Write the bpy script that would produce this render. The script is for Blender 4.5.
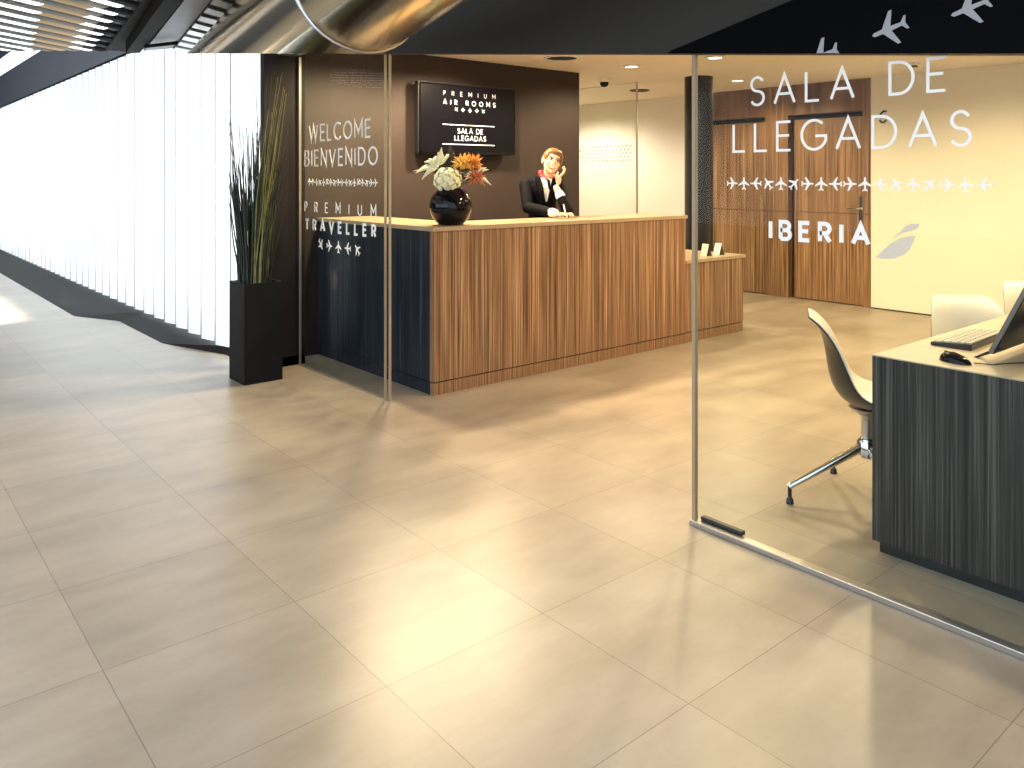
import bpy, bmesh, math, random
from mathutils import Vector, Matrix, noise
R = math.radians
SC = bpy.context.scene
C = SC.collection
for o in list(bpy.data.objects): bpy.data.objects.remove(o)

# ------------------------------------------------------------------ camera, world, exposure
YAW = R(39.95)
FW = Vector((math.sin(YAW), math.cos(YAW), 0)); RT = Vector((math.cos(YAW), -math.sin(YAW), 0))
EYE = 1.45
cd = bpy.data.cameras.new('camera'); cam = bpy.data.objects.new('camera', cd); C.objects.link(cam)
cam.location = (0, 0, EYE); cam.rotation_euler = (R(90), 0, -YAW)
cd.sensor_width = 36; cd.lens = 36*806/1024; cd.shift_y = -(384-177.5)/1024; cd.clip_start = .05; cd.clip_end = 200
SC.camera = cam
W = bpy.data.worlds.new('world'); SC.world = W; W.use_nodes = True
W.node_tree.nodes['Background'].inputs[0].default_value = (.74, .86, 1, 1)
W.node_tree.nodes['Background'].inputs[1].default_value = 2.2
SC.view_settings.view_transform = 'Standard'; SC.view_settings.look = 'None'
SC.view_settings.gamma = 1; SC.view_settings.exposure = 0; SC.view_settings.use_curve_mapping = False

def light(name, kind, loc, energy, color, rot=(0, 0, 0), **kw):
    l = bpy.data.lights.new(name, kind); l.energy = energy; l.color = color
    for k, v in kw.items(): setattr(l, k, v)
    o = bpy.data.objects.new(name, l); C.objects.link(o); o.location = loc; o.rotation_euler = rot
    return o
# daylight in the window bay behind the vertical blind (faces -X into the corridor)
light('window_daylight', 'AREA', (2.75, 13.2, 1.45), 760, (.86, .95, 1), (0, R(90), 0), shape='RECTANGLE', size=2.7, size_y=14.5)
# skylight patch on the far corridor floor
light('skylight_daylight', 'AREA', (.55, 10.5, 3.9), 120, (1, .98, .95), (0, 0, 0), shape='RECTANGLE', size=1.7, size_y=2.1, spread=R(8))
# out-of-view fill light added at the opposite corridor wall to brighten the lettering
light('corridor_fill', 'AREA', (-3.9, 3.5, 2.2), 300, (.76, .88, 1), (0, R(-90), 0), shape='RECTANGLE', size=2.8, size_y=11)
bpy.data.objects['corridor_fill'].rotation_euler = (0, R(90), R(180))
WARM = (1, .77, .455)

# ------------------------------------------------------------------ materials
def newmat(name):
    m = bpy.data.materials.new(name); m.use_nodes = True
    nt = m.node_tree; b = nt.nodes['Principled BSDF']
    return m, nt, b
def mat(name, col, rough=.5, metal=0, var=.06, scale=8, bump=0, spec=None, emit=None, estr=0, coat=0):
    m, nt, b = newmat(name)
    tc = nt.nodes.new('ShaderNodeTexCoord'); n = nt.nodes.new('ShaderNodeTexNoise'); n.inputs['Scale'].default_value = scale
    n.inputs['Detail'].default_value = 4
    r = nt.nodes.new('ShaderNodeValToRGB')
    r.color_ramp.elements[0].position = .3; r.color_ramp.elements[1].position = .7
    r.color_ramp.elements[0].color = (*[c*(1-var) for c in col], 1); r.color_ramp.elements[1].color = (*[min(1, c*(1+var)) for c in col], 1)
    nt.links.new(tc.outputs['Object'], n.inputs['Vector']); nt.links.new(n.outputs['Fac'], r.inputs[0]); nt.links.new(r.outputs[0], b.inputs['Base Color'])
    b.inputs['Roughness'].default_value = rough; b.inputs['Metallic'].default_value = metal
    if spec is not None: b.inputs['Specular IOR Level'].default_value = spec
    if coat: b.inputs['Coat Weight'].default_value = coat
    if emit: b.inputs['Emission Color'].default_value = (*emit, 1); b.inputs['Emission Strength'].default_value = estr
    if bump:
        bp = nt.nodes.new('ShaderNodeBump'); bp.inputs['Strength'].default_value = bump; bp.inputs['Distance'].default_value = .01
        nt.links.new(n.outputs['Fac'], bp.inputs['Height']); nt.links.new(bp.outputs[0], b.inputs['Normal'])
    return m
def zebrano(name, cols, freq=240, rough=.4, seam=None, spec=.4):
    """vertical-grain striped veneer: colour varies across X+Y, hardly along Z"""
    m, nt, b = newmat(name); N = nt.nodes.new; L = nt.links.new
    tc = N('ShaderNodeNewGeometry'); sx = N('ShaderNodeSeparateXYZ'); L(tc.outputs['Position'], sx.inputs[0])
    ad = N('ShaderNodeMath'); ad.operation = 'ADD'; L(sx.outputs[0], ad.inputs[0]); L(sx.outputs[1], ad.inputs[1])
    def layer(f, fz, det):
        cx = N('ShaderNodeCombineXYZ'); a = N('ShaderNodeMath'); a.operation = 'MULTIPLY'; a.inputs[1].default_value = f
        z = N('ShaderNodeMath'); z.operation = 'MULTIPLY'; z.inputs[1].default_value = fz
        L(ad.outputs[0], a.inputs[0]); L(sx.outputs[2], z.inputs[0]); L(a.outputs[0], cx.inputs[0]); L(z.outputs[0], cx.inputs[2])
        n = N('ShaderNodeTexNoise'); n.inputs['Scale'].default_value = 1; n.inputs['Detail'].default_value = det; n.inputs['Roughness'].default_value = .65
        L(cx.outputs[0], n.inputs['Vector']); return n
    n1 = layer(freq*.28, .5, 5); n2 = layer(freq*.75, .9, 2)
    mx = N('ShaderNodeMix'); mx.data_type = 'FLOAT'; mx.inputs[0].default_value = .55
    L(n1.outputs['Fac'], mx.inputs[2]); L(n2.outputs['Fac'], mx.inputs[3])
    r = N('ShaderNodeValToRGB'); e = r.color_ramp.elements
    e[0].position = .40; e[0].color = (*cols[0], 1); e[1].position = .60; e[1].color = (*cols[-1], 1)
    for i, c in enumerate(cols[1:-1]):
        k = e.new(.40+.20*(i+1)/(len(cols)-1)); k.color = (*c, 1)
    L(mx.outputs[0], r.inputs[0])
    out = r.outputs[0]
    if seam:
        w = N('ShaderNodeMath'); w.operation = 'SUBTRACT'; w.inputs[1].default_value = seam; L(sx.outputs[2], w.inputs[0])
        ab = N('ShaderNodeMath'); ab.operation = 'ABSOLUTE'; L(w.outputs[0], ab.inputs[0])
        lt = N('ShaderNodeMath'); lt.operation = 'LESS_THAN'; lt.inputs[1].default_value = .004; L(ab.outputs[0], lt.inputs[0])
        mm = N('ShaderNodeMix'); mm.data_type = 'RGBA'; mm.inputs[7].default_value = (*[c*.45 for c in cols[0]], 1)
        L(lt.outputs[0], mm.inputs[0]); L(out, mm.inputs[6]); out = mm.outputs[2]
    L(out, b.inputs['Base Color']); b.inputs['Roughness'].default_value = rough; b.inputs['Specular IOR Level'].default_value = spec
    return m
def floor_mat():
    m, nt, b = newmat('concrete_tile'); N = nt.nodes.new; L = nt.links.new
    g = N('ShaderNodeNewGeometry'); mp = N('ShaderNodeMapping'); mp.vector_type = 'TEXTURE'
    mp.inputs['Location'].default_value = (0, .19, 0); mp.inputs['Scale'].default_value = (.6, .6, 1)
    L(g.outputs['Position'], mp.inputs[0])
    fr = N('ShaderNodeVectorMath'); fr.operation = 'FRACTION'; L(mp.outputs[0], fr.inputs[0])
    fl = N('ShaderNodeVectorMath'); fl.operation = 'FLOOR'; L(mp.outputs[0], fl.inputs[0])
    s = N('ShaderNodeSeparateXYZ'); L(fr.outputs[0], s.inputs[0])
    def edge(o):
        a = N('ShaderNodeMath'); a.operation = 'SUBTRACT'; a.inputs[1].default_value = .5; L(o, a.inputs[0])
        c = N('ShaderNodeMath'); c.operation = 'ABSOLUTE'; L(a.outputs[0], c.inputs[0])
        d = N('ShaderNodeMath'); d.operation = 'GREATER_THAN'; d.inputs[1].default_value = .4977; L(c.outputs[0], d.inputs[0]); return d
    ex, ey = edge(s.outputs[0]), edge(s.outputs[1])
    mxe = N('ShaderNodeMath'); mxe.operation = 'MAXIMUM'; L(ex.outputs[0], mxe.inputs[0]); L(ey.outputs[0], mxe.inputs[1])
    wn = N('ShaderNodeTexWhiteNoise'); L(fl.outputs[0], wn.inputs[0])
    mp2 = N('ShaderNodeMapping'); mp2.inputs['Scale'].default_value = (1.1, 2.6, 1); L(g.outputs['Position'], mp2.inputs[0])
    n = N('ShaderNodeTexNoise'); n.inputs['Scale'].default_value = 1.3; n.inputs['Detail'].default_value = 8; n.inputs['Roughness'].default_value = .62; L(mp2.outputs[0], n.inputs['Vector'])
    n2 = N('ShaderNodeTexNoise'); n2.inputs['Scale'].default_value = 2.2; n2.inputs['Detail'].default_value = 5; L(g.outputs['Position'], n2.inputs['Vector'])
    ad = N('ShaderNodeMath'); ad.operation = 'MULTIPLY_ADD'; ad.inputs[1].default_value = .13; L(wn.outputs['Value'], ad.inputs[0]); L(n.outputs['Fac'], ad.inputs[2])
    ad2 = N('ShaderNodeMath'); ad2.operation = 'MULTIPLY_ADD'; ad2.inputs[1].default_value = .35; L(n2.outputs['Fac'], ad2.inputs[0]); L(ad.outputs[0], ad2.inputs[2])
    r = N('ShaderNodeValToRGB'); e = r.color_ramp.elements
    e[0].position = .5; e[0].color = (.235, .188, .135, 1); e[1].position = .95; e[1].color = (.375, .308, .235, 1)
    L(ad2.outputs[0], r.inputs[0])
    mm = N('ShaderNodeMix'); mm.data_type = 'RGBA'; mm.inputs[7].default_value = (.03, .028, .025, 1)
    sc = N('ShaderNodeMath'); sc.operation = 'MULTIPLY'; sc.inputs[1].default_value = .6; L(mxe.outputs[0], sc.inputs[0])
    L(sc.outputs[0], mm.inputs[0]); L(r.outputs[0], mm.inputs[6]); L(mm.outputs[2], b.inputs['Base Color'])
    rr = N('ShaderNodeMapRange'); rr.inputs[3].default_value = .30; rr.inputs[4].default_value = .44; L(n.outputs['Fac'], rr.inputs[0]); L(rr.outputs[0], b.inputs['Roughness'])
    b.inputs['Specular IOR Level'].default_value = .6
    bp = N('ShaderNodeBump'); bp.inputs['Strength'].default_value = .12; bp.inputs['Distance'].default_value = .004; L(n.outputs['Fac'], bp.inputs['Height']); L(bp.outputs[0], b.inputs['Normal'])
    return m
def glass_mat(name, tint=(.93, .96, .95), k=.55):
    m = bpy.data.materials.new(name); m.use_nodes = True; nt = m.node_tree; nt.nodes.clear(); N = nt.nodes.new; L = nt.links.new
    o = N('ShaderNodeOutputMaterial'); t = N('ShaderNodeBsdfTransparent'); t.inputs[0].default_value = (*tint, 1)
    g = N('ShaderNodeBsdfGlossy'); g.inputs['Roughness'].default_value = .01; g.inputs[0].default_value = (1, 1, 1, 1)
    f = N('ShaderNodeFresnel'); f.inputs[0].default_value = 1.45
    q = N('ShaderNodeMath'); q.operation = 'MULTIPLY'; q.inputs[1].default_value = k; L(f.outputs[0], q.inputs[0])
    ge = N('ShaderNodeNewGeometry'); inv = N('ShaderNodeMath'); inv.operation = 'SUBTRACT'; inv.inputs[0].default_value = 1; L(ge.outputs['Backfacing'], inv.inputs[1])
    q2 = N('ShaderNodeMath'); q2.operation = 'MULTIPLY'; L(q.outputs[0], q2.inputs[0]); L(inv.outputs[0], q2.inputs[1]); q = q2
    x = N('ShaderNodeMixShader'); L(q.outputs[0], x.inputs[0]); L(t.outputs[0], x.inputs[1]); L(g.outputs[0], x.inputs[2]); L(x.outputs[0], o.inputs[0])
    return m
def translucent(name, col, fac=.6, transp=0):
    m = bpy.data.materials.new(name); m.use_nodes = True; nt = m.node_tree; nt.nodes.clear(); N = nt.nodes.new; L = nt.links.new
    o = N('ShaderNodeOutputMaterial'); t = N('ShaderNodeBsdfTranslucent'); d = N('ShaderNodeBsdfDiffuse'); x = N('ShaderNodeMixShader'); x.inputs[0].default_value = fac
    wv = N('ShaderNodeTexNoise'); wv.inputs['Scale'].default_value = 60; rp = N('ShaderNodeValToRGB')
    rp.color_ramp.elements[0].color = (*[c*.95 for c in col], 1); rp.color_ramp.elements[1].color = (*col, 1)
    L(wv.outputs['Fac'], rp.inputs[0]); L(rp.outputs[0], t.inputs[0]); L(rp.outputs[0], d.inputs[0])
    L(d.outputs[0], x.inputs[1]); L(t.outputs[0], x.inputs[2])
    if transp:
        y = N('ShaderNodeMixShader'); y.inputs[0].default_value = transp; tr = N('ShaderNodeBsdfTransparent'); L(x.outputs[0], y.inputs[1]); L(tr.outputs[0], y.inputs[2]); x = y
    L(x.outputs[0], o.inputs[0]); return m

M = dict(
 floor=floor_mat(), glass=glass_mat('clear_glass', k=.22), glass_back=glass_mat('partition_glass', (.95, .95, .93), .5),
 wood=zebrano('zebrano_veneer', [(.032, .014, .007), (.145, .072, .036), (.28, .152, .078), (.52, .33, .185)]),
 wallwood=zebrano('wall_veneer', [(.06, .028, .013), (.18, .092, .042), (.28, .155, .075), (.44, .265, .14)], freq=130, seam=1.04),
 headwood=zebrano('header_veneer', [(.09, .042, .018), (.20, .10, .042), (.26, .135, .06)], freq=12),
 side=zebrano('shaded_side_veneer', [(.006, .007, .010), (.014, .017, .024), (.022, .026, .036), (.045, .052, .068)], freq=150, spec=.15),  # counter side: shade and cool daylight tint put into the veneer colour
 ash=zebrano('dark_veneer', [(.011, .009, .008), (.029, .025, .023), (.045, .039, .035), (.105, .09, .08)], freq=150, spec=.35),
 top=mat('pale_worktop', (.36, .265, .165), .35), desktop=mat('desk_top', (.50, .42, .30), .4),
 cream=mat('cream_paint', (.80, .74, .60), .75, var=.02, scale=2), ceil=mat('ceiling_paint', (.82, .74, .62), .8, var=.02, scale=2),
 white=mat('white_paint', (.80, .77, .70), .75, var=.02, scale=2), tvwall=mat('brown_paint', (.024, .0135, .012), .7, var=.05, scale=3),
 black=mat('black_plastic', (.012, .012, .014), .35), blackgloss=mat('black_gloss', (.003, .003, .005), .07, spec=.28),
 navy=mat('dark_column', (.009, .009, .013), .28), pier=mat('dark_pier', (.014, .011, .012), .6, spec=.15), planter=mat('planter_black', (.005, .005, .006), .55, spec=.2),
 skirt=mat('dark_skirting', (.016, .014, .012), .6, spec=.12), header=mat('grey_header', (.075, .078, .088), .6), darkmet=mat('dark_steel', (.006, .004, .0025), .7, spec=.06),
 steel=mat('brushed_steel', (.62, .62, .62), .28, 1), chrome=mat('chrome', (.7, .7, .7), .12, 1), alu=mat('aluminium', (.50, .47, .43), .35, .9),
 duct=mat('duct_metal', (.70, .60, .43), .17, 1, var=.12, scale=1.5), fascia=mat('grey_fascia', (.020, .018, .013), .65, var=.1, scale=2), blackglass=mat('black_fascia_glass', (.002, .002, .003), .5, spec=.03),  # duct tint: warm reflection put into the metal colour
 decal=mat('white_vinyl', (.93, .91, .86), .6, var=.01), decalgrey=mat('grey_vinyl', (.36, .36, .38), .6, var=.01), decalfrost=translucent('frosted_vinyl', (.60, .64, .68), .3, .45),
 slat=translucent('blind_fabric', (.86, .87, .88), .62), glow=mat('ceiling_glow', (.9, .92, .95), .6, emit=(.95, .97, 1), estr=1.3), hem=translucent('blind_hem', (.18, .20, .23), .7),
 slatdark=mat('slat_dark', (.05, .045, .036), .45, .3), slatwarm=mat('slat_warm_reflection', (.10, .05, .012), .45, .3), silver=mat('slat_silver', (.55, .54, .50), .3, .9), brass=mat('slat_brass', (.52, .33, .10), .32, .9),
 bronze=mat('bronze_panel', (.50, .30, .08), .5), panelgrey=mat('panel_grey', (.18, .18, .18), .5), sky_panel=mat('diffuser', (.9, .92, .95), .6),
 shellw=mat('chair_white', (.82, .78, .68), .4), shellb=mat('chair_black', (.010, .009, .009), .3),
 skin=mat('skin', (.82, .56, .40), .5, var=.05, scale=20), hair=mat('brown_hair', (.20, .095, .035), .45, var=.35, scale=60), jacket=mat('dark_jacket', (.004, .004, .007), .75, spec=.1),
 shirt=mat('white_shirt', (.80, .78, .76), .7), red=mat('red_scarf', (.50, .03, .035), .6), lips=mat('lips', (.45, .08, .07), .4), eye=mat('eye_white', (.8, .8, .78), .3), iris=mat('iris', (.03, .02, .015), .2),
 leaf=mat('reed_green', (.016, .021, .010), .55, var=.3, scale=20), leafy=mat('reed_yellow', (.19, .17, .03), .5, var=.3, scale=20), twig=mat('twig', (.028, .022, .014), .7),
 petalw=mat('petal_white', (.78, .78, .52), .6, var=.1, scale=40), petalo=mat('petal_orange', (.75, .30, .06), .6, var=.25, scale=40), petaly=mat('petal_amber', (.80, .47, .10), .6, var=.2, scale=40), petalr=mat('petal_rust', (.52, .16, .07), .6, var=.25, scale=40),
 darkleaf=mat('dark_leaf', (.012, .014, .010), .4), stem=mat('stem_green', (.10, .16, .05), .6), soil=mat('soil', (.03, .022, .016), .9),
 lamp=mat('lamp_glow', (1, .9, .7), .5, emit=(1, .86, .58), estr=9), ring=mat('lamp_ring', (.8, .76, .66), .4), screen=mat('screen_black', (.003, .003, .006), .3, spec=.15),
 scrtext=mat('screen_text', (.7, .72, .78), .5, emit=(.75, .78, .85), estr=.65), scrdim=mat('screen_text_dim', (.4, .4, .42), .5, emit=(.5, .5, .55), estr=.35),
 edge=mat('monitor_edge', (.20, .18, .15), .4, .5), keys=mat('keys', (.62, .58, .50), .5), paper=mat('paper', (.85, .80, .66), .7), frost=mat('dot_vinyl', (.30, .29, .22), .6), gap=mat('shadow_gap', (.010, .007, .006), .8),
)

# ------------------------------------------------------------------ mesh builder
class MB:
    def __init__(s): s.v = []; s.f = []
    def add(s, vs, fs):
        n = len(s.v); s.v += [tuple(v) for v in vs]; s.f += [tuple(i+n for i in f) for f in fs]; return s
    def box(s, x0, x1, y0, y1, z0, z1, mtx=None):
        vs = [Vector((x, y, z)) for z in (z0, z1) for y in (y0, y1) for x in (x0, x1)]
        if mtx: vs = [mtx @ v for v in vs]
        return s.add(vs, [(0, 2, 3, 1), (4, 5, 7, 6), (0, 1, 5, 4), (2, 6, 7, 3), (0, 4, 6, 2), (1, 3, 7, 5)])
    def prism(s, poly, h0, h1, mp):
        """polygon in (u,v) extruded along w; mp(u,v,w) -> world"""
        n = len(poly); vs = [mp(u, v, h0) for u, v in poly]+[mp(u, v, h1) for u, v in poly]
        return s.add(vs, [tuple(range(n-1, -1, -1)), tuple(range(n, 2*n))]+[(i, (i+1) % n, n+(i+1) % n, n+i) for i in range(n)])
    def tube(s, pts, rad, n=8, caps=True, closed=False):
        pts = [Vector(p) for p in pts]; m = len(pts)
        rad = rad if isinstance(rad, (list, tuple)) else [rad]*m
        up = None; rings = []
        for i, p in enumerate(pts):
            t = (pts[min(i+1, m-1)]-pts[max(i-1, 0)])
            if closed: t = pts[(i+1) % m]-pts[i-1]
            t.normalize()
            if up is None: up = t.orthogonal().normalized()
            else:
                up = up-t*up.dot(t)
                up = up.normalized() if up.length > 1e-6 else t.orthogonal().normalized()
            w = t.cross(up); rings.append([p+(up*math.cos(2*math.pi*k/n)+w*math.sin(2*math.pi*k/n))*rad[i] for k in range(n)])
        vs = [v for r in rings for v in r]
        fs = [(i*n+k, i*n+(k+1) % n, (i+1)*n+(k+1) % n, (i+1)*n+k) for i in range(m-1) for k in range(n)]
        if closed: fs += [((m-1)*n+k, (m-1)*n+(k+1) % n, (k+1) % n, k) for k in range(n)]
        elif caps: fs += [tuple(range(n-1, -1, -1)), tuple((m-1)*n+k for k in range(n))]
        return s.add(vs, fs)
    def lathe(s, prof, c, n=24, caps=True, axis=None):
        vs = []; q = axis or Matrix.Identity(3)
        for r, z in prof:
            for k in range(n):
                a = 2*math.pi*k/n; vs.append(Vector(c)+q @ Vector((r*math.cos(a), r*math.sin(a), z)))
        m = len(prof); fs = [(i*n+k, i*n+(k+1) % n, (i+1)*n+(k+1) % n, (i+1)*n+k) for i in range(m-1) for k in range(n)]
        if caps: fs += [tuple(range(n-1, -1, -1)), tuple((m-1)*n+k for k in range(n))]
        return s.add(vs, fs)
    def ell(s, c, r, n=12, m=8, q=None):
        q = q or Matrix.Identity(3); c = Vector(c)
        vs = [c+q @ Vector((0, 0, -r[2]))]
        for i in range(1, m):
            t = -math.pi/2+math.pi*i/m
            for k in range(n):
                a = 2*math.pi*k/n; vs.append(c+q @ Vector((r[0]*math.cos(t)*math.cos(a), r[1]*math.cos(t)*math.sin(a), r[2]*math.sin(t))))
        vs.append(c+q @ Vector((0, 0, r[2]))); e = len(vs)-1
        fs = [(0, 1+(k+1) % n, 1+k) for k in range(n)]
        for i in range(m-2): fs += [(1+i*n+k, 1+i*n+(k+1) % n, 1+(i+1)*n+(k+1) % n, 1+(i+1)*n+k) for k in range(n)]
        fs += [(1+(m-2)*n+k, 1+(m-2)*n+(k+1) % n, e) for k in range(n)]
        return s.add(vs, fs)
    def build(s, name, mt, parent=None, local=False, smooth=False, bevel=0):
        me = bpy.data.meshes.new(name)
        off = Vector((0, 0, 0))
        if parent is not None and not local:
            p = parent
            while p is not None: off += p.location; p = p.parent
        me.from_pydata([tuple(Vector(v)-off) for v in s.v], [], s.f); me.update()
        if isinstance(mt, str): mt = M[mt]
        me.materials.append(mt)
        o = bpy.data.objects.new(name, me); C.objects.link(o)
        bm = bmesh.new(); bm.from_mesh(me); bmesh.ops.recalc_face_normals(bm, faces=bm.faces); bm.to_mesh(me); bm.free()
        if smooth:
            for p in me.polygons: p.use_smooth = True
            me.set_sharp_from_angle(angle=R(50))
        if bevel:
            b = o.modifiers.new('bevel', 'BEVEL'); b.width = bevel; b.segments = 2; b.limit_method = 'ANGLE'
        if parent is not None: o.parent = parent
        return o
def thing(name, label, cat, loc=(0, 0, 0), rz=0, group=None):
    o = bpy.data.objects.new(name, None); C.objects.link(o); o.location = loc; o.rotation_euler = (0, 0, rz); o.empty_display_size = .1
    return tag(o, label, cat, group)
def tag(o, label, cat, group=None):
    o['label'] = label; o['category'] = cat
    if group: o['group'] = group
    return o
def struct(o, label=None):
    o['kind'] = 'structure'
    if label: o['label'] = label
    return o
def copy_tree(o, parent=None):
    c = o.copy(); C.objects.link(c)
    if parent is not None: c.parent = parent
    for ch in list(o.children): copy_tree(ch, c)
    return c
def bx(name, mt, x0, x1, y0, y1, z0, z1, parent=None, bevel=0, local=False): return MB().box(x0, x1, y0, y1, z0, z1).build(name, mt, parent, bevel=bevel, local=local)

# ------------------------------------------------------------------ stroke lettering
def arc(cx, cy, rx, ry, a0, a1, n=12): return [(cx+rx*math.cos(R(a0+(a1-a0)*i/n)), cy+ry*math.sin(R(a0+(a1-a0)*i/n))) for i in range(n+1)]
GL = {
 'A': (.86, [[(0, 0), (.43, 1), (.86, 0)], [(.15, .33), (.71, .33)]]),
 'B': (.60, [[(0, 0), (0, 1), (.32, 1)]+arc(.32, .76, .24, .24, 90, -90)+[(0, .52)], [(.32, .52)]+arc(.34, .26, .27, .26, 90, -90)+[(0, 0)]]),
 'C': (.86, [arc(.5, .5, .5, .5, 48, 312, 20)]),
 'D': (.80, [[(0, 0), (0, 1), (.3, 1)]+arc(.3, .5, .5, .5, 90, -90, 16)+[(0, 0)]]),
 'E': (.56, [[(.56, 1), (0, 1), (0, 0), (.56, 0)], [(0, .52), (.5, .52)]]),
 'G': (.92, [arc(.5, .5, .5, .5, 48, 340, 22)+[(.96, .46), (.56, .46)]]),
 'I': (.02, [[(.01, 0), (.01, 1)]]),
 'L': (.52, [[(0, 1), (0, 0), (.52, 0)]]),
 'M': (.88, [[(0, 0), (0, 1), (.44, .32), (.88, 1), (.88, 0)]]),
 'N': (.72, [[(0, 0), (0, 1), (.72, 0), (.72, 1)]]),
 'O': (1.0, [arc(.5, .5, .5, .5, 90, 450, 28)]),
 'P': (.56, [[(0, 0), (0, 1), (.28, 1)]+arc(.28, .73, .28, .27, 90, -90)+[(0, .46)]]),
 'R': (.60, [[(0, 0), (0, 1), (.30, 1)]+arc(.30, .73, .28, .27, 90, -90)+[(0, .46)], [(.28, .46), (.6, 0)]]),
 'S': (.58, [arc(.29, .75, .27, .25, 25, 270, 14)+arc(.29, .25, .29, .25, 90, -155, 14)]),
 'T': (.66, [[(0, 1), (.66, 1)], [(.33, 1), (.33, 0)]]),
 'U': (.68, [[(0, 1), (0, .34)]+arc(.34, .34, .34, .34, 180, 360, 14)+[(.68, 1)]]),
 'V': (.82, [[(0, 1), (.41, 0), (.82, 1)]]),
 'W': (1.2, [[(0, 1), (.3, 0), (.6, 1), (.9, 0), (1.2, 1)]]),
 ' ': (.35, []),
}
def ribbon(pts, w):
    pts = [Vector(p) for p in pts]; l = []; r = []
    pts = [p for i, p in enumerate(pts) if i == 0 or (p-pts[i-1]).length > 1e-4]
    cl = (pts[0]-pts[-1]).length < 1e-4 and len(pts) > 3
    for i, p in enumerate(pts):
        a = pts[i-1] if i else (pts[-2] if cl else None); b = pts[i+1] if i < len(pts)-1 else (pts[1] if cl else None)
        d1 = (p-a).normalized() if a is not None else None; d2 = (b-p).normalized() if b is not None else None
        d1 = d1 or d2; d2 = d2 or d1
        n1 = Vector((-d1.y, d1.x)); n2 = Vector((-d2.y, d2.x)); n = (n1+n2)
        n = n.normalized() if n.length > 1e-3 else n1
        k = w/2/max(.35, n.dot(n1)); l.append(p+n*k); r.append(p-n*k)
    return l, r
class Letters:
    """the letters of one line of writing, each a mesh of its own"""
    def __init__(s): s.m = []
    def build(s, name, mt, parent):
        for b in s.m: b.build(name, mt, parent)
def text_mb(txt, u0, u1, v0, h, weight, mp, th=.002, xs=1.0):
    """letters of cap height h spread so the line runs exactly from u0 to u1; mp(u,v,w)"""
    ws = [GL[c][0]*h*xs for c in txt]; gap = (abs(u1-u0)-sum(ws))/max(1, len(txt)-1)
    out = Letters(); u = 0
    for c, w in zip(txt, ws):
        b = MB()
        for si, st in enumerate(GL[c][1]):
            th_ = th+.0002*si
            l, r = ribbon([(u0+u+x*h*xs, v0+y*h) for x, y in st], weight)
            n = len(l); vs = [mp(p.x, p.y, th_) for p in l]+[mp(p.x, p.y, th_) for p in r]+[mp(p.x, p.y, 0) for p in l]+[mp(p.x, p.y, 0) for p in r]
            fs = []
            for i in range(n-1):
                fs += [(i, i+1, n+i+1, n+i), (2*n+i, 3*n+i, 3*n+i+1, 2*n+i+1), (i, 2*n+i, 2*n+i+1, i+1), (n+i, n+i+1, 3*n+i+1, 3*n+i)]
            fs += [(0, n, 3*n, 2*n), (n-1, 3*n-1, 4*n-1, 2*n-1)]
            b.add(vs, fs)
        if c != ' ': out.m.append(b)
        u += w+gap
    return out
PLANE = [(0, .5), (.055, .44), (.065, .2), (.48, -.1), (.48, -.19), (.065, -.04), (.05, -.33), (.19, -.44), (.19, -.5), (0, -.44)]
PLANE = PLANE+[(-x, y) for x, y in PLANE[-2:0:-1]]
def plane_icon(b, u, v, size, ang, mp, th=.002):
    c, s = math.cos(R(ang)), math.sin(R(ang))
    return b.prism([(u+size*(x*c-y*s), v+size*(x*s+y*c)) for x, y in PLANE], 0, th, mp)
def onX(x): return lambda u, v, w: Vector((x-w, -u, v))       # plane facing -X ; u = -Y
def onY(y): return lambda u, v, w: Vector((u, y-w, v))         # plane facing -Y ; u = X

# ================================================================== SETTING
CZ = 2.56
struct(bx('floor', 'floor', -4, 10, -3, 21, -.1, 0))
ce = MB().box(2.76, 9.0, -1.6, 6.1, CZ, CZ+.12); ce.box(6.05, 9.0, 6.1, 10.1, CZ, CZ+.12)
struct(ce.build('ceiling', 'ceil'))
struct(bx('wall_back', 'tvwall', 2.80, 6.04, 6.1, 6.25, 0, CZ), 'dark brown wall behind the reception counter')
struct(bx('wall_passage', 'white', 5.89, 6.04, 6.25, 10, 0, CZ))
struct(bx('wall_end', 'cream', 5.89, 9.0, 10, 10.12, 0, CZ))
wr = MB().box(8.80, 8.95, -1.6, 4.30, .012, CZ); struct(wr.build('wall_right', 'cream'), 'cream painted wall right of the wooden doors')
struct(bx('wall_far', 'white', 8.80, 8.95, 6.62, 10, 0, CZ), 'white wall in the passage behind the counter')
struct(bx('wall_near', 'cream', 2.76, 9.0, -1.75, -1.6, 0, CZ))
struct(bx('baseboard_right', 'gap', 8.79, 8.95, -1.6, 4.30, 0, .012))
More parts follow.
